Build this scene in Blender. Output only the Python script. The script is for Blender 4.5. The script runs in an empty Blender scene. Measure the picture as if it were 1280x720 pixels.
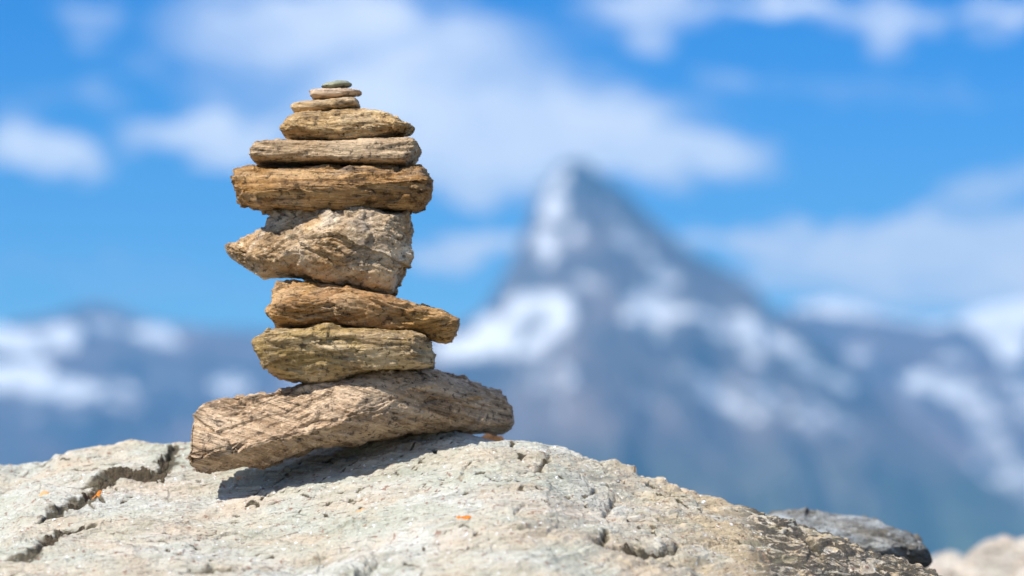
import bpy, math, random
import numpy as np
R = math.radians
random.seed(7)
C = bpy.context.scene.collection
sc = bpy.context.scene

# ------------------------------------------------------------------ camera frame
F = 3022.0            # focal length of the 85 mm lens in picture units (1280 wide)
D0 = 2.27             # metres from the lens to the stack
HZ = 560.0            # row of the eye-level horizon
def at(px, py, Y):
    d = D0 + Y
    return ((px-640)*d/F, Y, (HZ-py)*d/F)

SUN = np.array([-0.43, -0.44, 0.66]); SUN /= np.linalg.norm(SUN)

# ------------------------------------------------------------------ helpers
def tag(o, label=None, cat=None, group=None, kind=None):
    if label: o['label'] = label
    if cat: o['category'] = cat
    if group: o['group'] = group
    if kind: o['kind'] = kind
    return o

def mesh_obj(name, V, Fc, mat, parent=None, loc=(0,0,0), attrs=None, smooth=True):
    me = bpy.data.meshes.new(name)
    V = np.asarray(V, np.float32); Fc = np.asarray(Fc, np.int32)
    me.vertices.add(len(V)); me.vertices.foreach_set('co', V.ravel())
    n = Fc.shape[1]
    me.loops.add(Fc.size); me.loops.foreach_set('vertex_index', Fc.ravel())
    me.polygons.add(len(Fc))
    me.polygons.foreach_set('loop_start', np.arange(0, Fc.size, n, dtype=np.int32))
    me.polygons.foreach_set('loop_total', np.full(len(Fc), n, np.int32))
    me.update(calc_edges=True); me.validate()
    if smooth: me.polygons.foreach_set('use_smooth', np.ones(len(me.polygons), bool))
    for k, a in (attrs or {}).items():
        at_ = me.attributes.new(k, 'FLOAT', 'POINT'); at_.data.foreach_set('value', np.asarray(a, np.float32))
    me.materials.append(mat)
    o = bpy.data.objects.new(name, me); C.objects.link(o)
    o.location = loc
    if parent: o.parent = parent
    return o

_rng = np.random.RandomState(3)
_P = np.concatenate([_rng.permutation(256)]*3).astype(np.int32)
_G = _rng.normal(size=(256, 3)); _G /= np.linalg.norm(_G, axis=1)[:, None]
def noise(p, seed=0):
    p = np.asarray(p, np.float64) + seed*17.37
    i = np.floor(p).astype(np.int64); f = p - i
    i &= 255
    w = f*f*f*(f*(f*6-15)+10)
    out = 0
    for dx in (0, 1):
        wx = w[:, 0] if dx else 1-w[:, 0]
        for dy in (0, 1):
            wy = w[:, 1] if dy else 1-w[:, 1]
            for dz in (0, 1):
                wz = w[:, 2] if dz else 1-w[:, 2]
                h = _P[_P[_P[(i[:, 0]+dx) & 255]+((i[:, 1]+dy) & 255)]+((i[:, 2]+dz) & 255)]
                g = _G[h]
                out = out + wx*wy*wz*(g[:, 0]*(f[:, 0]-dx)+g[:, 1]*(f[:, 1]-dy)+g[:, 2]*(f[:, 2]-dz))
    return out*1.5
def fbm(p, oct=4, seed=0, gain=.5, lac=2.03):
    a, s = 1.0, 0
    p = np.asarray(p, np.float64)
    for k in range(oct):
        s = s + a*noise(p, seed+k); p = p*lac; a *= gain
    return s
def ridged(p, oct=3, seed=0, gain=.5):
    a, s = 1.0, 0
    p = np.asarray(p, np.float64)
    for k in range(oct):
        s = s + a*(1-2*np.abs(noise(p, seed+k))); p = p*2.1; a *= gain
    return s
def facets(p, seed=0, dim=3):
    """broken-rock relief: every cell is a randomly tilted plane, so cell borders are sharp breaks"""
    p = np.asarray(p, np.float64)+seed*7.31
    i = np.floor(p).astype(np.int64)
    best = np.full(len(p), 1e9); out = np.zeros(len(p))
    dz = (-1, 0, 1) if dim == 3 else (0,)
    for dx in (-1, 0, 1):
        for dy in (-1, 0, 1):
            for dk in dz:
                c = i+np.array([dx, dy, dk])
                h = _P[_P[_P[c[:, 0] & 255]+(c[:, 1] & 255)]+((c[:, 2] if dim == 3 else c[:, 0]*0+seed) & 255)]
                j = (_G[h]*.45+.5)
                dv = p-c-j
                if dim == 2: dv[:, 2] = 0
                d = np.einsum('ij,ij->i', dv, dv)
                m = d < best
                g = _G[(h*7+13) & 255]
                out = np.where(m, np.einsum('ij,ij->i', dv, g)+g[:, 0]*.35, out); best = np.where(m, d, best)
    return out
def sstep(a, b, x):
    t = np.clip((x-a)/(b-a), 0, 1); return t*t*(3-2*t)

# ------------------------------------------------------------------ materials
class NT:
    def __init__(s, name):
        s.m = bpy.data.materials.new(name); s.m.use_nodes = True
        s.t = s.m.node_tree; s.t.nodes.clear()
        s.out = s.n('ShaderNodeOutputMaterial'); s.b = s.n('ShaderNodeBsdfPrincipled')
        s.l(s.b.outputs[0], s.out.inputs[0])
    def n(s, t, **k):
        x = s.t.nodes.new(t)
        for a, v in k.items(): setattr(x, a, v)
        return x
    def l(s, a, b): s.t.links.new(a, b)
    def coords(s, scale=(1,1,1), rot=(0,0,0), kind='Object', loc=(0,0,0)):
        tc = s.n('ShaderNodeTexCoord'); mp = s.n('ShaderNodeMapping')
        r = s.n('ShaderNodeMapping'); r.inputs['Rotation'].default_value = rot; r.inputs['Location'].default_value = loc
        mp.inputs['Scale'].default_value = scale
        s.l(tc.outputs[kind], r.inputs[0]); s.l(r.outputs[0], mp.inputs[0]); return mp.outputs[0]
    def noise(s, vec, scale, detail=6, rough=.6, dist=0):
        x = s.n('ShaderNodeTexNoise'); x.inputs['Scale'].default_value = scale
        x.inputs['Detail'].default_value = detail; x.inputs['Roughness'].default_value = rough
        x.inputs['Distortion'].default_value = dist; s.l(vec, x.inputs['Vector']); return x.outputs['Fac']
    def ramp(s, fac, stops, interp='LINEAR'):
        x = s.n('ShaderNodeValToRGB'); e = x.color_ramp.elements; x.color_ramp.interpolation = interp
        while len(e) < len(stops): e.new(.5)
        for i, (p, c) in enumerate(stops):
            e[i].position = p
            if not hasattr(c, '__len__'): c = (c, c, c)
            e[i].color = (*c, 1)
        s.l(fac, x.inputs[0]); return x.outputs[0]
    def mix(s, fac, a, b, mode='MIX'):
        x = s.n('ShaderNodeMix', data_type='RGBA', blend_type=mode)
        for k, v in ((0, fac), (6, a), (7, b)):
            if isinstance(v, bpy.types.NodeSocket): s.l(v, x.inputs[k])
            elif k == 0: x.inputs[0].default_value = v
            else: x.inputs[k].default_value = (*v, 1)
        return x.outputs[2]
    def math(s, op, a, b=0.0, clamp=False):
        x = s.n('ShaderNodeMath', operation=op, use_clamp=clamp)
        for k, v in ((0, a), (1, b)):
            if isinstance(v, bpy.types.NodeSocket): s.l(v, x.inputs[k])
            else: x.inputs[k].default_value = v
        return x.outputs[0]
    def bump(s, h, dist, strength=1.0, prev=None):
        x = s.n('ShaderNodeBump'); x.inputs['Distance'].default_value = dist; x.inputs['Strength'].default_value = strength
        s.l(h, x.inputs['Height'])
        if prev: s.l(prev, x.inputs['Normal'])
        return x.outputs[0]
    def attr(s, name):
        x = s.n('ShaderNodeAttribute'); x.attribute_name = name; return x.outputs['Fac']

def stone_mat(name, dark, mid, light, tint, tilt=0.0, tint_amt=.5, grey=(.30,.29,.27), grey_amt=.35, streak=9, seed=0, rough=.75, bumpk=1.0):
    g_ = lambda c, k: (min(.85, c[0]*k*1.05), min(.85, c[1]*k*.97), min(.85, c[2]*k*.88))
    mid, light, tint, grey = g_(mid, 1.17), g_(light, 1.3), g_(tint, 1.2), tuple(c*1.15 for c in grey)
    streak = 1+(streak-1)*.8
    m = NT(name)
    rot = (0, -R(tilt), 0); L = (seed*3.1, seed*1.7, seed*.9)
    v = m.coords((1, 1, streak), rot, loc=L)
    v1 = m.coords((1, 1, 1), rot, loc=L)
    v3 = m.coords((1, 1, streak*.35), rot, loc=L)
    bands = m.noise(v, 9, 9, .62, .6)
    fine = m.noise(v, 42, 8, .7, .3)
    area = m.ramp(m.noise(v1, 23, 4, .6), [(.40, .15), (.58, 1.0)])
    blot = m.noise(v1, 17, 6, .6, .8)
    blot2 = m.noise(v3, 26, 7, .65, .5)
    grain = m.noise(v1, 420, 3, .7)
    col = m.ramp(bands, [(.28, dark), (.45, mid), (.60, light), (.8, mid)])
    col = m.mix(m.ramp(blot, [(.42, 0.0), (.62, tint_amt)]), col, tint)
    col = m.mix(m.ramp(blot2, [(.50, 0.0), (.66, grey_amt)]), col, grey)
    col = m.mix(m.math('MULTIPLY', area, m.ramp(fine, [(.36, .95), (.49, 0.0)])), col, tuple(c*.4 for c in dark))
    vl = m.coords((1, 1, streak*2.2), rot, loc=L)
    ln_ = m.noise(vl, 34, 5, .65, .4)
    col = m.mix(m.math('MULTIPLY', area, m.ramp(ln_, [(.36, .7), (.44, 0.0)])), col, tuple(c*.45 for c in dark))
    spot = m.noise(v1, 170, 4, .7)
    col = m.mix(m.ramp(spot, [(.36, .85), (.45, 0.0)]), col, tuple(c*.6 for c in dark))
    col = m.mix(m.ramp(spot, [(.58, 0.0), (.68, .6)]), col, tuple(min(1, c*1.35) for c in light))
    col = m.mix(m.ramp(fine, [(.56, 0.0), (.70, .65)]), col, tuple(min(1, c*1.4) for c in light))
    col = m.mix(.5, col, m.ramp(grain, [(.3, .45), (.5, .5), (.72, .58)]), 'OVERLAY')
    m.l(col, m.b.inputs['Base Color'])
    m.b.inputs['Roughness'].default_value = rough
    m.b.inputs['Specular IOR Level'].default_value = .35
    n1 = m.bump(fine, .0034*bumpk, 1.0); n1 = m.bump(ln_, .0016*bumpk, 1.0, n1); n1 = m.bump(spot, .0014*bumpk, .9, n1)
    n2 = m.bump(blot2, .002*bumpk, .8, n1)
    n3 = m.bump(grain, .0006, .8, n2)
    m.l(n3, m.b.inputs['Normal'])
    return m.m

# ------------------------------------------------------------------ stacked stones
def resample(pts, s):
    pts = np.asarray(pts, float)
    d = np.r_[0, np.cumsum(np.linalg.norm(np.diff(pts, axis=0), axis=1))]
    # light corner rounding by Chaikin once
    q = [pts[0]]
    for a, b in zip(pts[:-1], pts[1:]):
        q += [a*.78+b*.22, a*.22+b*.78]
    q.append(pts[-1]); q = np.array(q)
    d = np.r_[0, np.cumsum(np.linalg.norm(np.diff(q, axis=0), axis=1))]; d /= d[-1]
    return np.stack([np.interp(s, d, q[:, 0]), np.interp(s, d, q[:, 1])], 1)

def stone(name, top, bot, mat, label, depth, yl=0., yr=0., tf=.5, e=2.6, pd=3.2, cuts=(), tilt=0., amp=.0035, lay=.0022, fl=11., seed=0, grain=.0006, wig=1.0):
    """top / bot: outline from the left tip to the right tip, depth: (front, back) in metres"""
    top = list(top); bot = [top[0]]+list(bot)+[top[-1]]
    ctr = np.mean(np.array(top+bot), 0)
    W = (max(p[0] for p in top+bot)-min(p[0] for p in top+bot))*D0/F
    H = (max(p[1] for p in top+bot)-min(p[1] for p in top+bot))*D0/F
    ns = int(np.clip(W/.0009, 90, 420)); nt = int(np.clip((H*2+sum(depth)*2)/.0011, 90, 420))
    u = np.linspace(0, 1, ns)
    s = (1-np.cos(np.pi*u))/2*.45+u*.55
    s[0], s[-1] = 0, 1
    T = resample(top, s); B = resample(bot, s)
    # even out angle of ring
    tt = np.linspace(0, 2*np.pi, 4000)
    cz = np.sign(np.cos(tt))*np.abs(np.cos(tt))**(2/e); sy = np.sign(np.sin(tt))*np.abs(np.sin(tt))**(2/e)
    hh = H*.5
    dd = np.r_[0, np.cumsum(np.hypot(np.diff(cz)*hh, np.diff(sy)*sum(depth)/2))]
    th = np.interp(np.linspace(0, dd[-1], nt+1)[:-1], dd, tt)
    cz = np.sign(np.cos(th))*np.abs(np.cos(th))**(2/e); sy = np.sign(np.sin(th))*np.abs(np.sin(th))**(2/e)
    t = (1-cz)/2                                   # 0 top .. 1 bottom
    g = math.log(1-tf)/math.log(.5)
    tw = t**g if g > 0 else t
    dfall = (1-np.abs(2*s-1)**pd)**(1/pd)
    yc = yl+(yr-yl)*s
    Y = yc[:, None]-np.where(sy > 0, depth[0], depth[1])[None, :]*sy[None, :]*dfall[:, None]
    PX = T[:, 0][:, None]*(1-tw)[None, :]+B[:, 0][:, None]*tw[None, :]
    PY = T[:, 1][:, None]*(1-tw)[None, :]+B[:, 1][:, None]*tw[None, :]
    X = (PX-640)*(D0+yc[:, None])/F; Z = (HZ-PY)*(D0+yc[:, None])/F
    V = np.stack([X, Y, Z], -1).reshape(-1, 3)
    # flat broken faces
    for (cp, cn, soft) in cuts:
        p0 = np.array(at(*cp)); n = np.array(cn, float); n /= np.linalg.norm(n)
        h = (V-p0)@n
        V = V-(np.maximum(h, 0)*soft)[:, None]*n
    c0 = np.array(at(ctr[0], ctr[1], (yl+yr)/2))
    V -= c0
    Vg = V.reshape(ns, nt, 3)
    # normals
    du = np.gradient(Vg, axis=0); dv = np.roll(Vg, -1, 1)-np.roll(Vg, 1, 1)
    N = np.cross(dv, du).reshape(-1, 3); ln = np.linalg.norm(N, axis=1)
    bad = ln < 1e-12; N[~bad] /= ln[~bad, None]; N[bad] = 0
    if np.mean(np.sum(N*V, 1)) < 0: N = -N
    # layered rock relief
    ca, sa = math.cos(R(tilt)), math.sin(R(tilt))
    q = np.stack([V[:, 0]*ca+V[:, 2]*sa, V[:, 1], -V[:, 0]*sa+V[:, 2]*ca], 1)
    warp = fbm(q*14, 2, seed+5)*.006*wig
    q2 = q.copy(); q2[:, 2] += warp
    an = np.array([1, 1, 7.])
    big = np.tanh(fbm(q*22, 3, seed)*1.7)*amp
    ledge = np.tanh(noise(q2*an*fl, seed+11)*5)*.42+np.tanh(noise(q2*an*fl*2.3, seed+12)*5)*.5+np.tanh(noise(q2*an*fl*5.1, seed+13)*5)*.36
    crack = -np.clip(ridged(q2*an*fl*.8, 2, seed+21)-1.22, 0, 1)*3.0
    q3 = q2+np.stack([fbm(q*60, 2, seed+41), fbm(q*60, 2, seed+43), fbm(q*60, 2, seed+45)], 1)*.0022
    fac = facets(q3*np.array([1, 1, 3.2])*24, seed+51)*.9+facets(q3*np.array([1, 1, 3.0])*62, seed+53)*.42
    fine = fbm(q2*np.array([1, 1, 2.2])*210, 2, seed+31)*grain+fbm(q2*np.array([1, 1, 1.6])*480, 2, seed+35)*grain*.75
    rm = .22+1.25*sstep(-.35, .45, noise(q*np.array([1, 1, 1.6])*26, seed+61)+.4*noise(q*70, seed+62))
    chunk = facets(q3*np.array([1, 1, 1.7])*15, seed+71)*amp*1.15
    disp = big*.5+chunk*1.1+(ledge*.72+crack*1.2+fac*1.2)*lay*rm+fine*(.5+.6*rm)
    disp *= .80*np.repeat(np.clip(dfall*1.8, .12, 1), nt)
    V = V+N*disp[:, None]
    idx = np.arange(ns*nt).reshape(ns, nt)
    a = idx[:-1]; b = idx[1:]
    Fq = np.stack([a, np.roll(a, -1, 1), np.roll(b, -1, 1), b], -1).reshape(-1, 4)
    # orientation check
    f = Fq[len(Fq)//2]; n = np.cross(V[f[1]]-V[f[0]], V[f[2]]-V[f[0]])
    if n@N[f[0]] < 0: Fq = Fq[:, ::-1]
    o = mesh_obj(name, V, Fq, mat, loc=tuple(c0))
    tag(o, label, 'stone', 'stones balanced in the cairn')
    return o

tan = dict(dark=(.115,.07,.038), mid=(.30,.20,.12), light=(.46,.35,.235), tint=(.33,.19,.075))
M1 = stone_mat('green_schist', (.07,.085,.06), (.13,.15,.115), (.23,.255,.20), (.15,.17,.10), 8, .4, seed=1, bumpk=.4)
M2 = stone_mat('brown_schist_a', (.12,.085,.06), (.30,.22,.16), (.46,.38,.30), (.30,.19,.10), 3, .4, (.36,.34,.31), .5, seed=2, bumpk=.5)
M3 = stone_mat('tan_gneiss_a', (.16,.11,.06), (.37,.27,.15), (.50,.39,.25), (.42,.28,.12), 8, .4, seed=3, bumpk=.5)
M4 = stone_mat('tan_gneiss_b', (.10,.06,.03), (.35,.25,.135), (.55,.44,.28), (.40,.26,.10), -4, .5, (.20,.17,.13), .5, seed=4)
M5 = stone_mat('tan_gneiss_c', (.12,.08,.048), (.32,.24,.155), (.47,.38,.27), (.35,.24,.13), 1, .4, (.30,.25,.19), .35, seed=5, bumpk=.7)
M6 = stone_mat('rusty_gneiss', (.065,.036,.016), (.27,.155,.062), (.44,.30,.155), (.36,.19,.04), 0, .7, (.33,.31,.28), .35, 12, seed=6)
M7 = stone_mat('pale_quartz_rock', (.12,.08,.045), (.35,.265,.17), (.55,.47,.36), (.42,.25,.10), -22, .5, (.40,.38,.35), .55, 4, seed=7)
M8 = stone_mat('ochre_gneiss', (.085,.046,.022), (.31,.18,.08), (.45,.32,.19), (.44,.26,.08), -12, .75, (.25,.19,.13), .35, 11, seed=8)
M9 = stone_mat('yellow_green_schist', (.09,.062,.03), (.29,.21,.115), (.46,.38,.26), (.36,.255,.06), -3, .6, (.28,.26,.21), .35, 8, seed=9)
M10 = stone_mat('driftwood_brown_gneiss', (.13,.088,.058), (.345,.25,.165), (.54,.435,.325), (.32,.21,.12), 16, .35, (.25,.22,.18), .3, 10, seed=10)

stone('flat_stone', [(401.5,108.7),(404,105.5),(410,103.4),(422.5,101.2),(434,101.6),(440,105)],
      [(404,110.3),(412.5,112.2),(422,111.8),(431,110.2),(438,108)], M1,
      'tiny smooth grey green pebble crowning the very top of the cairn', (.013,.013), tf=.45, e=2.1, pd=2.1, tilt=8, amp=.0006, lay=.0003, seed=1, grain=.0002)
stone('flat_stone', [(386,113.7),(392,112.2),(405,112.4),(430,111.6),(445,113),(452.5,116.2)],
      [(386.5,116.5),(389,122),(392.5,125.7),(405,126.3),(420,125.6),(432,122.6),(441,120.8),(449,118.7)], M2,
      'small greyish brown wedge of stone directly under the topmost pebble', (.019,.018), tf=.55, e=2.8, pd=3, tilt=3, amp=.001, lay=.0009, seed=2, grain=.0004)
stone('flat_stone', [(365,136),(366,133),(372.5,130.7),(400,128.5),(430,125.5),(444,124.6),(449,130),(449.5,133.5)],
      [(366,139),(372.5,142.8),(385,144.2),(398,141.8),(415,140.8),(440,138)], M3,
      'thin sandy tan stone with rounded ends, third from the top of the cairn', (.026,.024), tf=.5, e=2.8, pd=3.6, tilt=8, amp=.001, lay=.0008, seed=3, grain=.0004)
stone('flat_stone', [(352.5,166),(353.5,157),(358,151),(364,146),(390,144.5),(420,141),(450,138.7),(472.5,138.7),(492.5,145),(505,155),(519,160.5)],
      [(354.5,171),(362,174),(375,176.3),(405,181.3),(425,184),(443,184.5),(470,180),(497.5,171.5),(512,167)], M4,
      'tan lens shaped stone with a pointed right tip, fourth from the top', (.045,.045), tf=.5, e=2.2, pd=3, tilt=-6, amp=.002, lay=.0021, fl=15, seed=4,
      cuts=[((440,150,-.038),(0,-.85,.5),.75)])
stone('flat_stone', [(316.2,196),(318,188),(322,182),(337.5,179.6),(372,180),(430,181),(480,177),(505,174.7),(517,177),(525,184.5)],
      [(316.5,200),(320,205),(328,206.3),(367,206.8),(430,209.5),(492,210.2),(514,209.2)], M5,
      'long thin straight light brown stone with squared off ends, fifth from the top', (.048,.05), tf=.5, e=5.0, pd=9, tilt=1, amp=.0014, lay=.0011, fl=12, seed=5)
stone('flat_stone', [(297.5,232),(298,223),(300.5,215),(307,210.5),(330,208.5),(405,210),(455,212.5),(500,211.3),(520,209),(527,208.6),(535,219),(541,236)],
      [(298,240),(302,252),(312,259),(330,264),(367,267),(430,267.5),(505,266.6),(527,261.5),(536,251)], M6,
      'thick rusty brown rounded slab with dark rough underside, sixth from the top', (.066,.06), tf=.36, e=2.9, pd=4.5, tilt=0, amp=.0026, lay=.0026, fl=13, seed=6,
      cuts=[((420,236,-.058),(0.05,-.72,-.66),.85), ((420,225,-.055),(-.05,-.8,.6),.7)])
stone('wedge_stone', [(282.5,308.7),(290,306),(302.5,305.5),(320,295),(336,287.5),(339,277.5),(345,271),(363,267),(382,265),(405,267),(418,264),(430,260.5),(445,259),(460,257.5),(470,261),(480,266),(500,268),(510,269),(515,276),(517,290),(514,322)],
      [(287,315),(297,322),(310,333),(320,344),(330,351.5),(357,352.5),(385,354),(410,356),(440,361),(465,366),(480,368),(489,369.5),(498,354),(508,335)], M7,
      'chunky pale crumbly stone with a sharp beak pointing left, mid cairn', (.068,.06), yl=.02, yr=0, tf=.62, e=2.3, pd=2.3, tilt=-22, amp=.0062, lay=.0023, fl=10, seed=7, grain=.0012, wig=2,
      cuts=[((400,300,-.055),(-.32,-.8,.52),.85), ((430,340,-.06),(.1,-.7,-.72),.8), ((500,300,-.04),(.78,-.6,.1),.7)])
stone('wedge_stone', [(334.5,392.5),(337,386),(345,381),(346,370),(348,357),(356,352),(375,354),(395,357),(430,358.5),(482,368),(520,379.5),(550,390),(567,398),(574,404.5)],
      [(336,397),(342,401),(345,408),(360,412.3),(400,412),(450,413),(500,416),(530,421.5),(557,429.2),(566,424),(570,415)], M8,
      'orange brown wedge stone dipping to the right just under the pale chunky one', (.060,.055), tf=.5, e=2.5, pd=4, tilt=-12, amp=.0024, lay=.0024, fl=11, seed=8,
      cuts=[((430,400,-.045),(.06,-.85,-.45),.8), ((420,370,-.05),(-.05,-.72,.7),.7)])
stone('flat_stone', [(321,431),(323,427),(328,424),(350,415),(382,413.5),(408,411),(455,413),(509,418.6),(533,421),(539,436),(543,454)],
      [(323,440),(330,447),(332,456),(336,467),(350,472),(364.5,475),(386,479.5),(404,480),(422,477),(473,467),(520,461),(538,459)], M9,
      'yellow green streaked stone with grey squared right end, second from the bottom', (.068,.055), tf=.62, e=2.8, pd=5, tilt=-2, amp=.0026, lay=.0028, fl=11, seed=9,
      cuts=[((524,440,-.05),(.85,-.5,.05),.85), ((420,440,-.058),(-.02,-.9,-.42),.7)])
stone('base_stone', [(235,573),(236,550),(238,530.6),(243,518),(252.5,507),(265,501),(285,497),(339,492.7),(382.6,482),(437,471),(502,457.7),(516,456),(530.7,456.6),(559.6,465),(581,474.6),(604,485),(628,494.5),(639,508),(642.7,525)],
      [(235.5,580),(241.7,588.5),(250,592.5),(263,594.3),(285,590),(310,585.5),(342,577),(375,567.5),(405,561),(437,556),(465,551),(491,547.5),(520,542),(545,540),(570,541.5),(597,541),(620,538.5),(636,536),(642,532)], M10,
      'longest pale brown slab at the bottom of the cairn, grooved like driftwood', (.085,.062), yl=-.05, yr=.10, tf=.5, e=2.9, pd=3.3, tilt=17, amp=.0030, lay=.0025, fl=10, seed=10, grain=.0009, wig=1.0,
      cuts=[((505,500,-.058),(-.16,-.9,.42),.95), ((505,500,-.058),(.72,-.68,.05),.95), ((460,530,-.055),(.1,-.6,-.8),.85)])

# ------------------------------------------------------------------ the boulder
# crest of the boulder, left to right: column, row, depth
CR = np.array([(-700,700,.12),(-350,628,.14),(-120,590,.15),(0,579.5,.15),(30,582.5,.15),(45,580,.14),(60,575,.14),(90,565,.14),(120,560,.14),(150,556,.14),(200,552.5,.13),(230,552,.13),(300,556,.12),(360,556,.11),(420,553,.09),(470,547,.075),(520,541.5,.065),(545,540.5,.06),(575,543,.04),(600,546.8,.02),(625,549.5,.015),(650,551.5,.015),
               (680,553.5,.02),(720,565,.025),(760,576.5,.03),(800,590,.04),(850,607.5,.03),(900,626,.02),(950,640,.015),(980,649,.01),(1010,661,.005),(1050,673,0),(1100,694,0),(1150,710,0),(1190,724,0),(1300,765,0),(1500,860,0)])
cx_ = (CR[:, 0]-640)*(D0+CR[:, 2])/F; cz_ = (HZ-CR[:, 1])*(D0+CR[:, 2])/F
S1x = np.array([-1.0,-.48,-.27,-.06,.12,.27,.5]); S1v = np.array([.25,.30,.42,.42,.34,.33,.4])
S2v = np.array([.28,.30,.24,.31,.33,.34,.5])
_k = np.ones(9)/9
def base_z(x, y):
    xs = np.linspace(-1.3, .9, 2201)
    zc = np.interp(xs, cx_, cz_); yc = np.interp(xs, cx_, CR[:, 2])
    yc = np.convolve(np.pad(yc, 25, 'edge'), np.ones(51)/51, 'valid')
    zc = np.convolve(np.pad(zc, 3, 'edge'), np.ones(7)/7, 'valid')
    zc = np.interp(x, xs, zc); yc = np.interp(x, xs, yc)
    s1 = np.interp(x, S1x, S1v); s2 = np.interp(x, S1x, S2v)
    u = yc-y
    r = .018
    f1 = np.sqrt(u*u+r*r)-r
    front = np.where(u < .17, s1*f1, s1*.153+s2*(u-.17))
    front = front+np.maximum(u-.62, 0)**1.5*.8
    ub = np.maximum(-u, 0)
    back = .62*(np.sqrt(ub*ub+r*r)-r)
    shelf = .075+.14*(ub-.12)
    back = np.where(ub > .12, shelf, back)
    back = back+np.maximum(ub-.55, 0)**1.4*2.0
    z = zc-np.where(u > 0, front, back)
    return z, u
def hit(px, py):
    """where the line of sight through (px,py) meets the smooth boulder (front side)"""
    ys = np.linspace(-.75, .16, 1500); d = D0+ys
    z, u = base_z((px-640)*d/F, ys); ray = (HZ-py)*d/F
    k = np.where(z >= ray)[0]
    k = k[0] if len(k) else np.argmin(np.abs(z-ray))
    return ((px-640)*d[k]/F, ys[k])
def poly_d(x, y, pts, stretch=1.0):
    best = np.full(x.shape, 9.); tt = np.zeros(x.shape); L = 0
    P = np.array(pts); seg = np.hypot(*(P[1:]-P[:-1]).T); tot = seg.sum()
    for a, b, l in zip(P[:-1], P[1:], seg):
        ab = b-a; t = np.clip(((x-a[0])*ab[0]+(y-a[1])*ab[1])/(ab@ab+1e-12), 0, 1)
        d = np.hypot(x-a[0]-t*ab[0], (y-a[1]-t*ab[1])*stretch)
        m = d < best; best = np.where(m, d, best); tt = np.where(m, (L+t*l)/tot, tt); L += l
    return best, tt
cracks = [  # (pixels, half width m, depth m, shelf drop in front m, moss and dark tone amount)
    ([(220,553),(209,571),(204,585),(175,590),(144,592),(125,603),(109,618),(78,636),(50,651)], .0062, .008, .002, 1.0),
    ([(118,660),(78,665),(56,681),(40,696),(3,704)], .0052, .006, .002, .9),
    ([(486,688),(472,696),(455,706),(440,722)], .009, .014, .004, .35),
    ([(440,686),(380,694),(330,706),(300,722)], .010, .007, .003, .3),
    ([(525,614),(523,621),(513,626)], .0022, .004, 0, .2),
    ([(584,585),(576,600),(566,608)], .0018, .004, 0, .2),
    ([(656,632),(651,640),(643,645)], .0024, .005, 0, .2),
    ([(688,562),(682,572),(674,585),(660,587)], .0036, .005, .002, .5),
    ([(745,606),(738,614),(724,620)], .003, .004, .001, .5),
    ([(770,612),(762,628),(754,640)], .0035, .005, .001, .4),
    ([(682,662),(665,664),(650,667)], .0035, .006, 0, .3),
    ([(759,664),(753,676),(752,686),(775,692),(800,695),(825,697),(843,690),(848,682)], .005, .0075, .003, .6),
    ([(756,578),(766,582),(772,583)], .0045, .005, 0, .3),
    ([(798,596),(812,603),(830,606)], .003, .003, 0, .3),
    ([(235,716),(262,715),(290,720)], .012, .012, 0, .6),
    ([(985,664),(1010,676),(1030,700)], .006, .006, .003, .5),
]
CRK = [([hit(*p) for p in pts], w, dp, sh, ms) for pts, w, dp, sh, ms in cracks]
_pos = dict()
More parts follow.
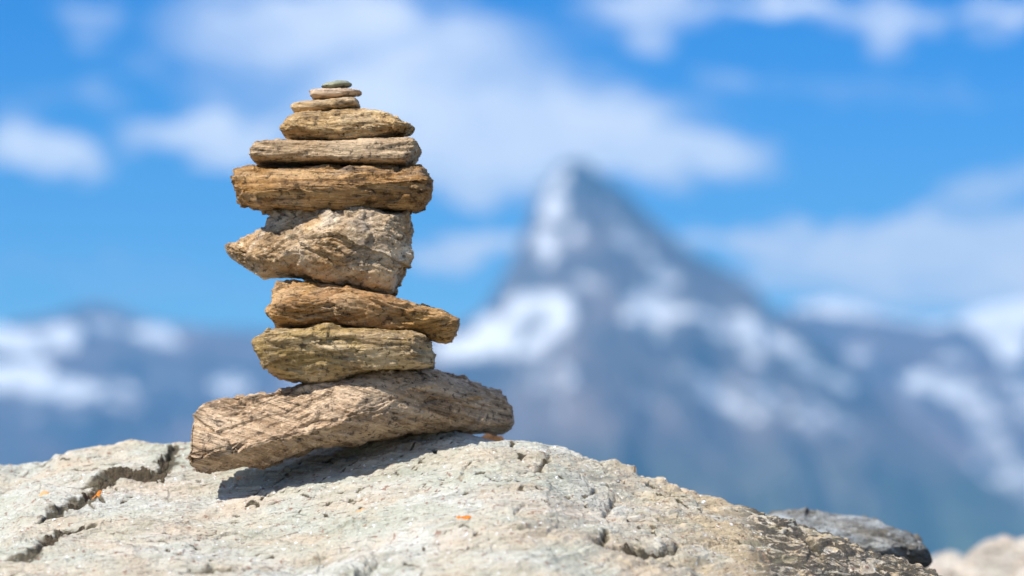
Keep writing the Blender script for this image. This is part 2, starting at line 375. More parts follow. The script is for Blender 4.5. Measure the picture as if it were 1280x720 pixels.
def boulder_z(x, y):
    x = np.asarray(x, float); y = np.asarray(y, float)
    z, u = base_z(x, y)
    P = np.stack([x, y, np.zeros_like(x)], 1)
    wp = P.copy(); wp[:, 0] += fbm(P*9, 2, 60)*.02; wp[:, 1] += fbm(P*9, 2, 64)*.02
    near = np.exp(-(np.abs(u)/.05)**2)                       # calmer right at the crest line
    dz = fbm(P*np.array([5,7,1]), 3, 70)*.010*(1-.75*near)
    # bedding: thin layers peeling, seen as long low steps
    ly = z+dz*.6+fbm(P*6, 2, 75)*.01
    st = np.stack([x*16, y*16, ly*220], 1)
    dz += np.tanh(noise(st, 80)*3.5)*.0020
    st2 = np.stack([wp[:, 0]*38, wp[:, 1]*30, ly*500], 1)
    dz += np.tanh(noise(st2, 82)*3.5)*.0010
    an = wp*np.array([55, 95, 1])
    dz += np.tanh(noise(an, 84)*3)*.0009+noise(an*2.3, 85)*.0007
    # small dark fissures
    f1 = ridged(wp*np.array([26, 60, 1]), 2, 90); msk = sstep(.0, .45, noise(P*np.array([11, 14, 1]), 93)+.12)
    fiss = np.clip(f1-1.2, 0, 1)*msk
    dz -= fiss*.022
    dz += fbm(P*260, 4, 96, .6)*.0007
    fq = wp+np.stack([fbm(P*50, 2, 97), fbm(P*50, 2, 98), P[:, 2]], 1)*.004
    dz += facets(fq*np.array([17, 30, 1]), 5, 2)*.0016+facets(fq*np.array([45, 75, 1]), 6, 2)*.0008
    # rougher broken right shoulder
    dz += facets(P*np.array([6.5, 11, 1])+fbm(P*12, 2, 120)[:, None]*.25, 12, 2)*.0030*(1-.8*near)
    rr = sstep(.17, .28, x)
    dz += rr*(facets(fq*np.array([34, 44, 1]), 8, 2)*.0050+facets(fq*np.array([90, 120, 1]), 9, 2)*.0018)
    rough_l = sstep(.05, .12, x)*(1-rr)
    dz += rough_l*facets(fq*np.array([22, 34, 1]), 10, 2)*.0042
    moss_dark = np.zeros_like(x)
    wob = fbm(P*70, 3, 110)
    for pts, w, dp, sh, ms in CRK:
        d, t = poly_d(x, y, pts)
        ww = w*(1+wob*.9)*np.clip(np.minimum(t, 1-t)*5+.35, 0, 1)
        k = np.exp(-(d/np.maximum(ww, .0004))**2*1.2)
        dz -= dp*k
        moss_dark = np.maximum(moss_dark, ms*np.exp(-(d/np.maximum(ww*1.35, .0004))**2))
    moss_dark = np.maximum(moss_dark, np.clip(fiss*7, 0, .75))  # small fissures take the same dark brown tone as the mossy cracks
    return z+dz, moss_dark, u

nx, ny = 1500, 760
tx = np.linspace(-1, 1, nx)
gx = np.where(np.abs(tx) < .8, tx/.8*.50, np.sign(tx)*(.50+((np.abs(tx)-.8)/.2)**1.6*.72))-.03
ty = np.linspace(0, 1, ny)
gy = np.interp(ty, [0, .10, .86, 1], [-.95, -.42, .19, .80])
GX, GY = np.meshgrid(gx, gy, indexing='ij')
bz, bm, bu = boulder_z(GX.ravel(), GY.ravel())
bz = bz.reshape(nx, ny); 
# the sides fall away so that the boulder is a whole lump
edge = np.minimum.reduce([(GX-gx[0]), (gx[-1]-GX), (GY-gy[0])*1.0, (gy[-1]-GY)])
drop = np.clip(1-edge/.30, 0, 1)
bz = bz-drop**2.5*.55
P3 = np.stack([GX, GY, bz], -1)
# close it: skirt rings down and inward
def ring(g): return np.concatenate([g[:, 0], g[-1, 1:], g[-2::-1, -1], g[0, -2:0:-1]])
idx = np.arange(nx*ny).reshape(nx, ny)
r0 = ring(idx); pr = P3.reshape(-1, 3)[r0]; cen = np.array([-.03, -.1, 0])
rings = []; nr = 26
for k in range(1, nr+1):
    t = k/nr
    q = pr.copy(); sc_ = 1+.10*math.sin(t*math.pi)-.12*t
    q[:, :2] = (q[:, :2]-cen[:2])*sc_+cen[:2]
    q[:, 2] = pr[:, 2]*(1-t)+(-1.25)*t
    nn = fbm(q*4, 4, 140)*.05*min(1, t*5)
    dirn = (q[:, :2]-cen[:2]); dirn /= np.linalg.norm(dirn, axis=1)[:, None]+1e-9
    q[:, :2] += dirn*nn[:, None]; rings.append(q)
V = np.concatenate([P3.reshape(-1, 3)]+rings)
a = idx[:-1, :-1]; Fq = [np.stack([a, idx[1:, :-1], idx[1:, 1:], idx[:-1, 1:]], -1).reshape(-1, 4)]
prev = r0
for k in range(nr):
    cur = nx*ny+k*len(r0)+np.arange(len(r0))
    Fq.append(np.stack([prev, cur, np.roll(cur, -1), np.roll(prev, -1)], -1)); prev = cur
Fq = np.concatenate(Fq)
moss_dark_attr = np.concatenate([bm, np.zeros(nr*len(r0))])

m = NT('pale_gneiss_rock')
v = m.coords((1, 1.3, 2.5)); vs = m.coords((1, 2.2, 6), (0, R(8), 0)); v1 = m.coords()
big = m.noise(v, 5.5, 7, .6, .5); med = m.noise(vs, 15, 8, .65, .6); fine = m.noise(vs, 75, 7, .7, .4); grn = m.noise(v1, 330, 4, .75); warm = m.noise(v, 8.3, 5, .6, .3)
col = m.ramp(med, [(.30, (.33,.33,.29)), (.42, (.50,.495,.44)), (.56, (.62,.615,.565)), (.70, (.52,.495,.43))])
col = m.mix(m.ramp(big, [(.40, 0.0), (.56, .55)]), col, (.44,.455,.35))
col = m.mix(m.ramp(warm, [(.46, 0.0), (.62, .6)]), col, (.60,.47,.34))
# the right shoulder is more weathered and buff, with black crust
sx = m.n('ShaderNodeSeparateXYZ'); tc = m.n('ShaderNodeTexCoord'); m.l(tc.outputs['Object'], sx.inputs[0])
xr = m.n('ShaderNodeMapRange', interpolation_type='SMOOTHSTEP'); m.l(sx.outputs[0], xr.inputs[0]); xr.inputs[1].default_value = .02; xr.inputs[2].default_value = .2
b2 = m.noise(v, 21, 6, .65, .8)
col = m.mix(m.math('MULTIPLY', xr.outputs[0], m.ramp(b2, [(.38, .15), (.56, .85)])), col, (.56,.43,.26))
col = m.mix(m.ramp(fine, [(.34, .9), (.435, 0.0)]), col, (.15,.11,.08))
col = m.mix(m.ramp(fine, [(.60, 0.0), (.70, .7)]), col, (.74,.74,.73))
spk = m.noise(v1, 150, 3, .6)
col = m.mix(m.ramp(spk, [(.62, 0.0), (.67, .75)]), col, (.27,.13,.085))
col = m.mix(m.ramp(m.noise(v1, 210, 2, .5), [(.68, 0.0), (.71, .9)]), col, (.86,.87,.88))
xr2 = m.n('ShaderNodeMapRange', interpolation_type='SMOOTHSTEP'); m.l(sx.outputs[0], xr2.inputs[0]); xr2.inputs[1].default_value = .19; xr2.inputs[2].default_value = .235
blk = m.noise(v, 42, 7, .7, 1.2)
col = m.mix(m.math('MULTIPLY', xr2.outputs[0], m.ramp(blk, [(.44, 0.0), (.51, .95)])), col, (.07,.062,.05))
st_ = m.noise(m.coords((1, 2.4, 1), (0, 0, R(-20))), 13, 8, .7, 1.5)
col = m.mix(m.ramp(st_, [(.56, 0.0), (.66, .55)]), col, (.27,.255,.17))
st3 = m.noise(m.coords((1.6, 3, 1), (0, 0, R(12)), loc=(4, 2, 0)), 17, 8, .72, 1.2)
col = m.mix(m.ramp(st3, [(.59, 0.0), (.67, .6)]), col, (.36,.24,.15))
ma = m.attr('moss_dark'); mn = m.noise(v1, 90, 6, .7)
mm = m.math('MULTIPLY', ma, m.ramp(mn, [(.30, .35), (.5, 1.0)]))
col = m.mix(m.ramp(mm, [(.18, 0.0), (.5, .93)]), col, m.ramp(m.noise(v1, 60, 5, .7), [(.35, (.030,.022,.014)), (.5, (.085,.068,.036)), (.65, (.17,.14,.09))]))
col = m.mix(.5, col, m.ramp(grn, [(.3, .42), (.5, .5), (.7, .58)]), 'OVERLAY')
m.l(col, m.b.inputs['Base Color']); m.b.inputs['Roughness'].default_value = .7; m.b.inputs['Specular IOR Level'].default_value = .35
nn = m.bump(fine, .0034, 1.0); nn = m.bump(spk, .0022, .9, nn); nn = m.bump(med, .004, .5, nn); nn = m.bump(grn, .0007, .9, nn)
m.l(nn, m.b.inputs['Normal'])
boulder = mesh_obj('boulder', V, Fq, m.m, attrs={'moss_dark': moss_dark_attr})
tag(boulder, 'big pale grey gneiss boulder with mossy cracks that the whole stone stack stands on', 'boulder')

# lichen crusts and moss cushions grow on the boulder: parts of it
def lichen_mat(name, c0, c1):
    q = NT(name); v = q.coords(); n = q.noise(v, 500, 5, .7)
    q.l(q.ramp(n, [(.35, c0), (.62, c1)]), q.b.inputs['Base Color']); q.b.inputs['Roughness'].default_value = .9
    q.l(q.bump(n, .0008, 1.0), q.b.inputs['Normal']); return q.m
ORANGE = lichen_mat('orange_lichen', (.50,.12,.01), (.72,.24,.02))
PALEOR = lichen_mat('pale_orange_lichen', (.50,.27,.12), (.62,.38,.20))
MOSS = lichen_mat('moss_dark', (.022,.016,.009), (.085,.062,.034))
def overlay(name, mat, px, py, rx, ry, h, seed, rough=.35, label=None, n=60):
    x0, y0 = hit(px, py)
    g = np.linspace(-1.35, 1.35, n); A, B = np.meshgrid(g, g, indexing='ij')
    x = x0+A.ravel()*rx; y = y0+B.ravel()*ry
    z, _, _ = boulder_z(x, y)
    rad = np.hypot(A, B).ravel()+fbm(np.stack([A.ravel()*1.6, B.ravel()*1.6, np.zeros(n*n)], 1), 3, seed)*rough
    cov = 1-rad
    hh = np.clip(cov*3, -1, 1)*h+fbm(np.stack([x, y, x*0], 1)*260, 2, seed+3)*h*.5
    z = z+np.where(cov > 0, np.maximum(hh, h*.12), hh*1.5-.0006)
    keep = cov > -.12
    idx = np.arange(n*n).reshape(n, n)
    f = np.stack([idx[:-1, :-1], idx[1:, :-1], idx[1:, 1:], idx[:-1, 1:]], -1).reshape(-1, 4)
    f = f[keep[f].all(1)]
    used = np.unique(f); mp = np.full(n*n, -1); mp[used] = np.arange(len(used))
    c = np.array([x0, y0, z.reshape(n, n)[n//2, n//2]])
    o = mesh_obj(name, np.stack([x, y, z], 1)[used]-c, mp[f], mat, parent=boulder, loc=tuple(c))
    if label: o['label'] = label
    return o
overlay('lichen_patch', ORANGE, 580, 652, .0075, .0075, .0012, 1, label='bright orange lichen spot on the boulder below the cairn')
overlay('lichen_patch', PALEOR, 452, 640, .0045, .005, .0006, 2, label='faint pale orange lichen spot')
overlay('lichen_patch', ORANGE, 120, 612, .0045, .009, .0015, 3, label='rusty orange lichen at the edge of the mossy crack')
overlay('lichen_patch', PALEOR, 56, 618, .0055, .006, .0008, 4, label='pale rusty lichen on the left shoulder of the boulder')
overlay('lichen_patch', PALEOR, 122, 645, .003, .004, .0006, 6, label='tiny pale orange lichen spot below the mossy crack')
overlay('lichen_patch', PALEOR, 297, 597, .0035, .005, .0006, 8, label='small tan lichen spot under the left end of the base stone')
for i, (px, py, rx, ry) in enumerate([(150,590,.014,.010),(176,588,.014,.011),(196,589,.010,.012),(133,599,.009,.010),(205,574,.006,.012),(112,615,.009,.008),(95,626,.008,.007),
                                      (82,664,.009,.008),(64,674,.008,.010),(97,662,.007,.006),(682,572,.003,.010),(790,694,.010,.006),(824,696,.008,.006)]):
    overlay('moss_cushion', MOSS, px, py, rx*.85, ry*.6, .0018, 20+i, .8)

# ------------------------------------------------------------------ other rocks
def lump(name, c, r, mat, seed, amp=.12, flat=(1,1,1), n=160, cuts=(), lay=.02, fl=6):
    th = np.linspace(0, np.pi, n); ph = np.linspace(0, 2*np.pi, 2*n, endpoint=False)
    T, Pp = np.meshgrid(th, ph, indexing='ij')
    d = np.stack([np.sin(T)*np.cos(Pp), np.sin(T)*np.sin(Pp), np.cos(T)], -1).reshape(-1, 3)
    e = np.sign(d)*np.abs(d)**.75; e /= np.linalg.norm(e, axis=1)[:, None]**.6
    V = e*np.array(r)
    for (p0, nn) in cuts:
        nn = np.array(nn, float); nn /= np.linalg.norm(nn)
        h = (V-np.array(p0)*np.array(r))@nn; V = V-np.maximum(h, 0)[:, None]*nn*.85
    s = max(r); q = V/s
    disp = np.tanh(fbm(q*2.2, 3, seed)*1.6)*amp+np.tanh(noise(q*np.array([1,1,4])*fl, seed+4)*3)*lay+fbm(q*18, 4, seed+8)*lay*.5
    V = V+d*disp[:, None]*s*np.array(flat)
    idx = np.arange(n*2*n).reshape(n, 2*n); a = idx[:-1]; b = idx[1:]
    Fq = np.stack([a, b, np.roll(b, -1, 1), np.roll(a, -1, 1)], -1).reshape(-1, 4)
    return mesh_obj(name, V, Fq, mat, loc=c)
MR = stone_mat('blue_grey_schist', (.06,.055,.045), (.13,.14,.145), (.29,.34,.39), (.24,.20,.12), 4, .3, (.22,.27,.31), .6, 5, seed=14, bumpk=1.6)
Y = .24
o = stone('loose_rock', [(955,650),(972,641),(990,639),(1020,640),(1045,644),(1070,646),(1098,649),(1106,657),(1125,665),(1143,677),(1152,690),(1154,704)],
      [(945,690),(985,712),(1040,716),(1100,717),(1140,716)], MR, 'dark blue grey rock peeking up behind the right shoulder of the boulder', (.09,.09), yl=.24, yr=.24,
      tf=.62, e=2.6, pd=5, tilt=-8, amp=.003, lay=.003, fl=10, seed=14, grain=.0012, cuts=[((1090,690,.15),(.15,-.75,-.65),.85), ((1040,655,.2),(.05,-.35,.94),.7)])
o['category'] = 'rock'; del o['group']
MP = stone_mat('pale_pink_rock', (.30,.26,.22), (.56,.53,.49), (.66,.64,.61), (.56,.45,.36), 5, .4, (.50,.49,.47), .5, 4, seed=15, bumpk=3)
x, y, z = at(1258, 697, 1.35)
tag(lump('pale_boulder', (x+.03, y, z-.40), (.20,.26,.42), MP, 31, .10), 'pale pinkish boulder, far out of focus in the lower right corner', 'boulder')
x, y, z = at(1192, 701, 1.45)
tag(lump('pale_boulder', (x, y, z-.42), (.14,.2,.42), MP, 33, .08), 'low pale grey rock out of focus between the dark rock and the corner boulder', 'boulder')
MO = lichen_mat('orange_crust', (.62,.22,.06), (.78,.36,.13))
x, y, z = at(614, 541, .19)
bz_ = boulder_z(np.array([x]), np.array([y]))[0][0]; hh_ = (z-bz_+.006)/2
tag(lump('pebble', (x, y, z-hh_), (.017,.018,hh_), MO, 35, .10, n=60), 'orange lichen covered pebble just visible between the base stone tip and the boulder crest', 'pebble')

# ------------------------------------------------------------------ ground sheet from the feet to the horizon
def ground_h(x, y):
    r = np.hypot(x, y)
    z = -1.0-.30*np.maximum(y, 0)**1.0*(y < 3500)-.30*3500*(y >= 3500)
    z = np.where(y < 0, -1.0+.10*np.minimum(-y, 4000), z)
    P = np.stack([x, y, np.zeros_like(x)], 1)
    z = z+fbm(P/1.3, 4, 200)*.10*sstep(0, 2, r)+fbm(P/12, 3, 204)*.9*sstep(6, 40, r)*np.minimum(1, 1)+fbm(P/260, 4, 208)*30*sstep(150, 900, r)+fbm(P/2500, 3, 212)*130*sstep(1500, 4500, r)
    return z
nr_, na = 340, 420
rr_ = np.r_[0.02, np.geomspace(.4, 13400, nr_-1)]
aa = np.linspace(0, 2*np.pi, na, endpoint=False)
RR, AA = np.meshgrid(rr_, aa, indexing='ij')
x = (RR*np.sin(AA)).ravel(); y = (RR*np.cos(AA)).ravel()
V = np.stack([x, y, ground_h(x, y)], 1)
idx = np.arange(nr_*na).reshape(nr_, na); a = idx[:-1]; b = idx[1:]
Fq = np.stack([a, np.roll(a, -1, 1), np.roll(b, -1, 1), b], -1).reshape(-1, 4)[:, ::-1]
m = NT('alpine_ground')
v = m.coords(); n1 = m.noise(v, .9, 8, .65); n2 = m.noise(v, 7, 7, .7); n3 = m.noise(v, .01, 6, .6)
col = m.ramp(n1, [(.38, (.11,.12,.05)), (.5, (.20,.19,.13)), (.6, (.34,.32,.29))])
col = m.mix(m.ramp(n2, [(.4, .5), (.6, 0.0)]), col, (.10,.085,.06))
col = m.mix(m.ramp(n3, [(.4, 0.0), (.6, .6)]), col, (.10,.12,.07))
m.l(col, m.b.inputs['Base Color']); m.b.inputs['Roughness'].default_value = .9
m.l(m.bump(n2, .03, .8), m.b.inputs['Normal'])
tag(mesh_obj('ground', V, Fq, m.m), kind='structure')

# ------------------------------------------------------------------ mountains
def mountain_mat(name, rock_a, rock_b, low, zlow, zhigh):
    m = NT(name)
    v = m.coords((1, 1, 2.2)); n1 = m.noise(v, .0021, 9, .65, .4); n2 = m.noise(v, .011, 7, .65)
    col = m.ramp(n1, [(.35, rock_a), (.62, rock_b)])
    s = m.n('ShaderNodeSeparateXYZ'); tc = m.n('ShaderNodeTexCoord'); m.l(tc.outputs['Object'], s.inputs[0])
    mr = m.n('ShaderNodeMapRange'); m.l(m.math('ADD', s.outputs[2], m.math('MULTIPLY', n1, 160.)), mr.inputs[0])
    mr.inputs[1].default_value = zlow+80; mr.inputs[2].default_value = zhigh+80; mr.inputs[3].default_value = 1; mr.inputs[4].default_value = 0
    col = m.mix(mr.outputs[0], col, low)
    sn = m.attr('snow_haze')
    sm = m.ramp(m.math('ADD', sn, m.math('ADD', m.math('MULTIPLY', m.math('SUBTRACT', n2, .5), 1.8), m.math('MULTIPLY', m.math('SUBTRACT', n1, .5), 1.2))), [(.30, 0.0), (.68, 1.0)])
    col = m.mix(sm, col, (.84,.85,.86))
    m.l(col, m.b.inputs['Base Color']); m.b.inputs['Roughness'].default_value = .85
    m.l(m.bump(n2, 25, .6), m.b.inputs['Normal'])
    return m.m
def blob(PX, PY, blobs):
    s = np.zeros_like(PX)
    for (cx, cy, ax, ay, ang, w) in blobs:
        c, q = math.cos(R(ang)), math.sin(R(ang))
        dx, dy = PX-cx, PY-cy
        u = (dx*c+dy*q)/ax; v = (-dx*q+dy*c)/ay
        k = w*(1-sstep(.55, 1.25, np.hypot(u, v)))
        s = np.maximum(s, k) if w > 0 else s*(1-np.clip(-k, 0, 1))
    return s
def massif(name, Y0, prof, slope, depth_front, mat, blobs, x_pad=0, seed=0, gully=60, extra=None, nx=420, ny=260, back=1500, foot=-1250):
    P_ = np.array(prof, float)
    xs = (P_[:, 0]-640)*(D0+Y0)/F; zs = (HZ-P_[:, 1])*(D0+Y0)/F
    gx = np.linspace(xs[0], xs[-1], nx)
    gy = np.r_[np.linspace(Y0-depth_front, Y0, ny-50), Y0+np.linspace(0, 1, 51)[1:]*back]
    A, B = np.meshgrid(gx, gy, indexing='ij')
    x, y = A.ravel(), B.ravel(); u = Y0-y
    P = np.stack([x, y, np.zeros_like(x)], 1)
    xw = x+fbm(np.stack([x/900, y/700, x*0], 1), 3, seed+21)*260*sstep(0, 1600, np.abs(u))
    S = np.interp(xw, xs, zs)
    near = sstep(0, 500, np.abs(u))
    z = S-np.where(u > 0, slope(xw, u), -u*.75)
    z = z+(ridged(np.stack([x/420, y/900, x*0], 1), 3, seed)-1)*gully*near+fbm(P/170, 4, seed+7)*gully*.35*(.25+.75*near)
    obl = (x*.8+y*.6); z = z+(ridged(np.stack([obl/330, (y-x*.5)/1100, x*0], 1), 3, seed+25)-1)*gully*.9*near+facets(np.stack([xw/420, y/420, x*0], 1), seed+27, 2)*gully*.8*near
    z = np.maximum(z, foot-60+fbm(P/600, 2, seed+9)*30)
    PX = 640+F*x/(D0+y); PY = HZ-F*z/(D0+y)
    PXn = PX+fbm(P/360, 4, seed+12)*20; PYn = PY+fbm(P/360, 4, seed+15)*12
    snow_haze = blob(PXn, PYn, blobs)*(u > -60)
    V = np.stack([x, y, z], 1)-np.array([0, Y0, 0])
    idx = np.arange(nx*len(gy)).reshape(nx, len(gy)); a = idx[:-1, :-1]
    Fq = np.stack([a, idx[1:, :-1], idx[1:, 1:], idx[:-1, 1:]], -1).reshape(-1, 4)
    o = mesh_obj(name, V, Fq, mat, loc=(0, Y0, 0), attrs={'snow_haze': snow_haze})
    tag(o, kind='structure'); return o
MM = mountain_mat('peak_rock', (.03,.04,.055), (.20,.16,.15), (.10,.13,.07), -350, 60)
ML = mountain_mat('range_rock', (.05,.055,.08), (.21,.155,.15), (.12,.13,.09), -420, 0)
# the great horn
prof = [(-500,760),(-200,700),(60,640),(250,590),(400,520),(470,474),(530,432),(575,405),(604,388),(622,358),(645,318),(655,290),(663,265),(672,243),(686,224),(700,205),(714,198),(732,200),(747,214),(780,238),(804,262),(832,288),(864,314),(900,334),(940,354),(965,388),(1010,416),(1050,446),(1090,484),(1130,520),(1180,562),(1230,600),(1290,640),(1400,700),(1600,800)]
def sl(x, u): return np.where(u < 700, .95*u, .95*700+.44*(u-700))*1.0
massif('mountain_peak', 9000, prof, sl, 4200, MM,
       [(714,226,11,18,10,.55),(699,255,17,34,18,.60),(682,300,16,28,22,.58),(720,285,10,30,10,.42),(655,335,18,14,-30,.3),(772,262,9,26,-32,.46),(792,300,10,24,-30,.4),(818,318,11,22,-34,.55),(735,355,30,14,20,.38),(765,335,30,9,35,-.4),
        (612,418,44,24,-20,.85),(668,378,50,20,-6,.9),(700,398,26,22,-60,.75),(655,428,44,16,-14,.75),(575,440,50,18,-8,.75),(663,402,26,8,-25,-.75),(625,405,16,6,20,-.5),(700,470,50,24,-10,.34),(640,480,40,12,0,.36),
        (845,350,18,20,-30,.55),(838,385,40,16,30,.6),(815,395,40,18,30,.7),(868,402,52,12,16,.72),(905,425,46,14,28,.66),(955,422,60,16,24,.68),(1000,455,44,16,34,.62),(1040,478,36,14,30,.5),(826,420,34,9,14,.5),(935,452,56,9,26,.5),(880,478,40,9,20,.42),(905,505,56,12,28,.46),(975,512,70,14,25,.5),(1040,520,50,12,25,.4),(890,436,40,6,22,-.6),(930,440,40,5,26,-.5),(560,500,50,14,0,.35),(820,500,40,10,20,.36)],
       seed=300, gully=85)
# range on the right
prof = [(780,520),(860,430),(930,405),(980,388),(1010,378),(1040,372),(1080,382),(1120,396),(1160,404),(1195,398),(1230,384),(1270,374),(1320,362),(1400,372),(1500,400),(1650,470),(1900,560)]
massif('snowy_range', 12300, prof, lambda x, u: .40*u, 4600, ML,
       [(1050,384,36,12,8,.85),(1100,394,44,12,6,.8),(1150,402,44,11,4,.75),(1225,395,46,20,-10,.95),(1270,398,50,34,0,1.0),(1240,420,40,24,10,.8),(1262,440,36,22,10,.8),(1230,425,24,12,20,.55),(1150,478,28,14,0,.72),(1190,486,34,18,12,.7),(1222,505,26,16,40,.55),(1140,500,18,8,0,.4),
        (1240,545,60,34,48,.42),(1280,590,70,40,40,.44),(1225,600,40,16,30,.36),(1082,448,26,14,20,.5),(1290,500,50,30,30,.42),(1010,380,40,12,0,.6),(1180,445,20,8,0,.36)],  # the broad faint blobs low on the right paint pale bluish haze
       seed=340, gully=70)
# range on the left
prof = [(-900,520),(-600,440),(-300,400),(-150,405),(-60,412),(-10,408),(25,402),(60,396),(90,384),(120,378),(150,386),(180,398),(215,406),(260,410),(320,412),(400,412),(480,408),(560,404),(640,420),(760,470),(900,560)]
massif('snowy_range', 12000, prof, lambda x, u: .38*u, 4700, ML,
       [(10,420,42,18,10,1.0),(75,418,36,14,0,.85),(40,435,30,10,0,.6),(140,408,34,12,12,.6),(190,424,36,14,22,.85),(20,470,70,20,6,1.1),(80,482,60,16,6,.95),(140,485,40,14,0,.5),(290,480,30,16,0,.75),(220,480,40,12,0,.4),(180,505,60,16,0,.35),(60,520,60,18,0,.35),(390,470,40,14,0,.4)],
       seed=370, gully=65)

# ------------------------------------------------------------------ air
bpy.ops.mesh.primitive_cube_add(size=1)
hz = bpy.context.object; hz.name = 'haze'; hz.data.name = 'haze'
zb, zt = -1900., 1500.
hz.scale = (28400, 28400, zt-zb); hz.location = (0, 0, (zt+zb)/2)
hm = bpy.data.materials.new('haze_air'); hm.use_nodes = True
nt_ = hm.node_tree; nt_.nodes.clear()
pv = nt_.nodes.new('ShaderNodeVolumePrincipled'); oo = nt_.nodes.new('ShaderNodeOutputMaterial')
pv.inputs['Color'].default_value = (.13, .51, 1.0, 1); pv.inputs['Density'].default_value = 8.6e-5; pv.inputs['Anisotropy'].default_value = .1
nt_.links.new(pv.outputs[0], oo.inputs['Volume'])
hz.data.materials.append(hm); tag(hz, kind='stuff')

# ------------------------------------------------------------------ sky with clouds
w = bpy.data.worlds.new('World'); sc.world = w; w.use_nodes = True
t = w.node_tree; t.nodes.clear()
class W(NT):
    def __init__(s): s.t = t
q = W()
out = q.n('ShaderNodeOutputWorld'); bg = q.n('ShaderNodeBackground'); q.l(bg.outputs[0], out.inputs[0])
el = math.asin(SUN[2]); az = math.atan2(SUN[0], SUN[1])
sky = q.n('ShaderNodeTexSky', sky_type='NISHITA'); sky.sun_disc = False
sky.sun_elevation = el; sky.sun_rotation = az; sky.altitude = 2600; sky.air_density = 1.0; sky.dust_density = .1; sky.ozone_density = 4.0
tc = q.n('ShaderNodeTexCoord'); sp = q.n('ShaderNodeSeparateXYZ'); q.l(tc.outputs['Generated'], sp.inputs[0])
azn = q.math('ARCTAN2', sp.outputs[0], sp.outputs[1]); eln = q.math('ARCSINE', sp.outputs[2])
# deep alpine blue: pure colour grows with height above the horizon
mrz = q.n('ShaderNodeMapRange', interpolation_type='SMOOTHSTEP'); q.l(eln, mrz.inputs[0]); mrz.inputs[1].default_value = .04; mrz.inputs[2].default_value = .19
tint = q.mix(mrz.outputs[0], (.66,1.08,1.28), (.055,.62,1.20))
skyc = q.mix(1.0, sky.outputs[0], tint, 'MULTIPLY')
cb = q.n('ShaderNodeCombineXYZ'); q.l(azn, cb.inputs[0]); q.l(q.math('MULTIPLY', eln, 1.8), cb.inputs[1])
nw = q.noise(cb.outputs[0], 14, 5, .6, .3); nw2 = q.noise(cb.outputs[0], 38, 4, .6)
cb2 = q.n('ShaderNodeCombineXYZ')
q.l(q.math('ADD', azn, q.math('MULTIPLY', q.math('SUBTRACT', nw, .5), .05)), cb2.inputs[0])
q.l(q.math('ADD', eln, q.math('MULTIPLY', q.math('SUBTRACT', nw2, .5), .035)), cb2.inputs[1])
clouds = [  # column, row, half width, half height, tilt, strength
    (430,45,250,75,0,.46),(320,25,130,60,0,.40),(560,95,210,90,10,.50),(640,165,250,60,4,.95),(700,190,240,50,3,1.0),(600,215,150,45,0,.9),(860,185,130,26,4,.75),(480,150,150,70,0,.75),
    (280,172,100,36,0,.90),(180,172,60,30,10,.6),(60,190,85,28,6,.80),(10,170,60,30,0,.45),(110,25,55,34,15,.42),(180,85,40,18,0,.28),(125,115,40,16,0,.3),
    (590,312,130,24,-6,.8),(560,330,60,22,0,.4),(820,10,120,34,0,.6),(815,50,45,26,0,.5),(985,6,85,20,0,.7),(1110,25,85,34,0,.55),(1255,22,60,26,0,.6),(1100,55,30,30,0,.35),(905,105,60,22,10,.3),
    (1000,308,200,22,3,.72),(1150,288,190,26,-4,.85),(1235,236,100,34,-12,.55),(1190,345,240,46,0,.66),(1290,320,140,60,0,.85),(1000,345,120,30,0,.6),(1230,15,120,20,0,.3),
    (470,20,60,30,0,.6),(760,150,200,60,8,.4),(900,200,120,16,6,.4),(120,340,200,16,0,.22),(1080,110,200,16,4,.22),(940,295,150,14,2,.45),(1180,385,160,24,0,.4),(40,120,90,16,0,.25),(330,200,120,16,0,.4),(250,365,170,14,0,.22),(300,110,90,40,0,.3)]
acc = None
def ang(px, py):
    a_ = math.atan2(px-640, F); return a_, math.atan2(HZ-py, math.hypot(F, px-640))
for (cx, cy, ax, ay, rt, st) in clouds:
    a0, e0 = ang(cx, cy)
    mp = q.n('ShaderNodeMapping', vector_type='TEXTURE'); mp.inputs['Location'].default_value = (a0, e0, 0)
    mp.inputs['Rotation'].default_value = (0, 0, -R(rt)); mp.inputs['Scale'].default_value = (ax/F*1.35, ay/F*1.35, 1)
    q.l(cb2.outputs[0], mp.inputs[0])
    ln = q.n('ShaderNodeVectorMath', operation='LENGTH'); q.l(mp.outputs[0], ln.inputs[0])
    mr = q.n('ShaderNodeMapRange', interpolation_type='SMOOTHERSTEP'); q.l(ln.outputs['Value'], mr.inputs[0])
    mr.inputs[1].default_value = .2; mr.inputs[2].default_value = 1.0; mr.inputs[3].default_value = min(1, st*1.25); mr.inputs[4].default_value = 0
    # screen-combine
    inv = q.math('SUBTRACT', 1.0, mr.outputs[0])
    acc = inv if acc is None else q.math('MULTIPLY', acc, inv)
fr0 = q.math('SUBTRACT', 1.0, acc)
cst = q.n('ShaderNodeMapping'); cst.inputs['Scale'].default_value = (.75, 2.4, 1); cst.inputs['Rotation'].default_value = (0, 0, R(6)); q.l(cb.outputs[0], cst.inputs[0])
tx_ = q.noise(cst.outputs[0], 26, 6, .65, .4)
fr = q.ramp(q.math('ADD', fr0, q.math('MULTIPLY', q.math('SUBTRACT', tx_, .5), .75)), [(.10, 0.0), (.46, .40), (.95, 1.0)])
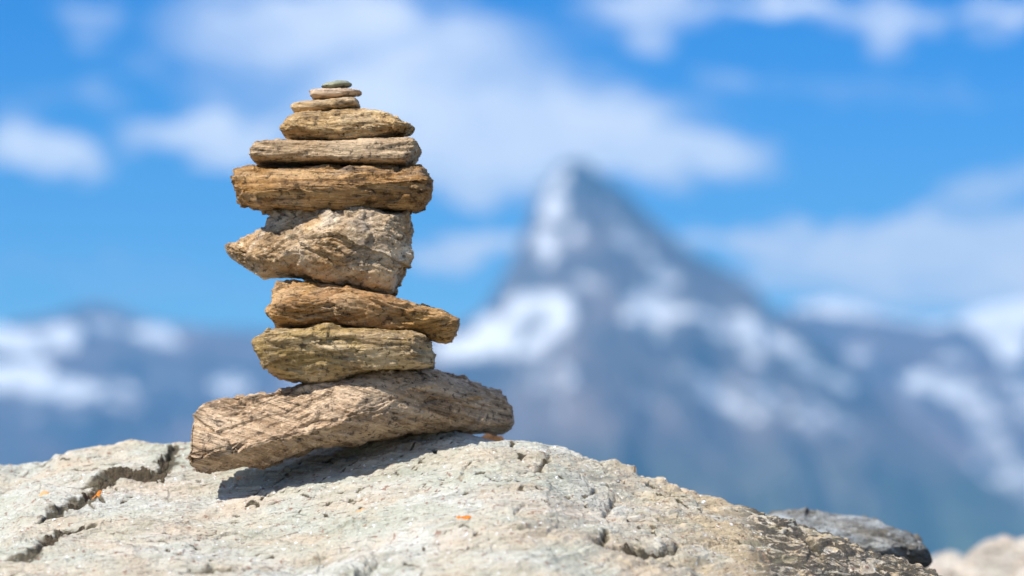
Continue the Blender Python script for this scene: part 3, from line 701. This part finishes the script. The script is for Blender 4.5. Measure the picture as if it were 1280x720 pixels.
# unseen broken cloud added over the rest of the sky to whiten the fill light
gn = q.n('ShaderNodeTexNoise'); gn.inputs['Scale'].default_value = 3.2; gn.inputs['Detail'].default_value = 7
mpg = q.n('ShaderNodeMapping'); mpg.inputs['Scale'].default_value = (1, 1, 2.5); q.l(tc.outputs['Generated'], mpg.inputs[0]); q.l(mpg.outputs[0], gn.inputs['Vector'])
gm = q.ramp(gn.outputs['Fac'], [(.42, 0.0), (.60, .9)])
outside = q.n('ShaderNodeMapRange', interpolation_type='SMOOTHSTEP'); q.l(q.math('MAXIMUM', q.math('ABSOLUTE', azn), q.math('MULTIPLY', eln, 1.15)), outside.inputs[0])
outside.inputs[1].default_value = .24; outside.inputs[2].default_value = .36
mask = q.math('MAXIMUM', fr, q.math('MULTIPLY', gm, outside.outputs[0]))
var = q.ramp(q.noise(cb.outputs[0], 22, 5, .6), [(.35, .86), (.6, 1.0)])
mask = q.math('MULTIPLY', mask, var)
cc = q.ramp(mask, [(.3, (6.6,7.3,9.2)), (.75, (9.8,10.1,10.9)), (1.0, (11.6,11.7,12.0))])
fin = q.mix(mask, skyc, cc)
q.l(fin, bg.inputs[0]); bg.inputs[1].default_value = .085

sl_ = bpy.data.lights.new('sun', 'SUN'); sl_.energy = 5.0; sl_.angle = R(.55); sl_.color = (1, .94, .84)
so = bpy.data.objects.new('sun', sl_); C.objects.link(so)
from mathutils import Vector
so.rotation_euler = Vector(SUN).to_track_quat('Z', 'Y').to_euler()

# ------------------------------------------------------------------ camera
cam = bpy.data.cameras.new('camera'); co = bpy.data.objects.new('camera', cam); C.objects.link(co)
co.location = (0, -D0, 0); co.rotation_euler = (R(90), 0, 0)
cam.lens = 85; cam.sensor_width = 36; cam.shift_y = (HZ-360)/1280
cam.clip_start = .05; cam.clip_end = 60000
cam.dof.use_dof = True; cam.dof.focus_distance = D0-.055; cam.dof.aperture_fstop = 3.2; cam.dof.aperture_blades = 9
sc.camera = co
sc.view_settings.view_transform = 'Standard'; sc.view_settings.look = 'None'; sc.view_settings.gamma = 1; sc.view_settings.use_curve_mapping = False
sc.view_settings.exposure = 0.56
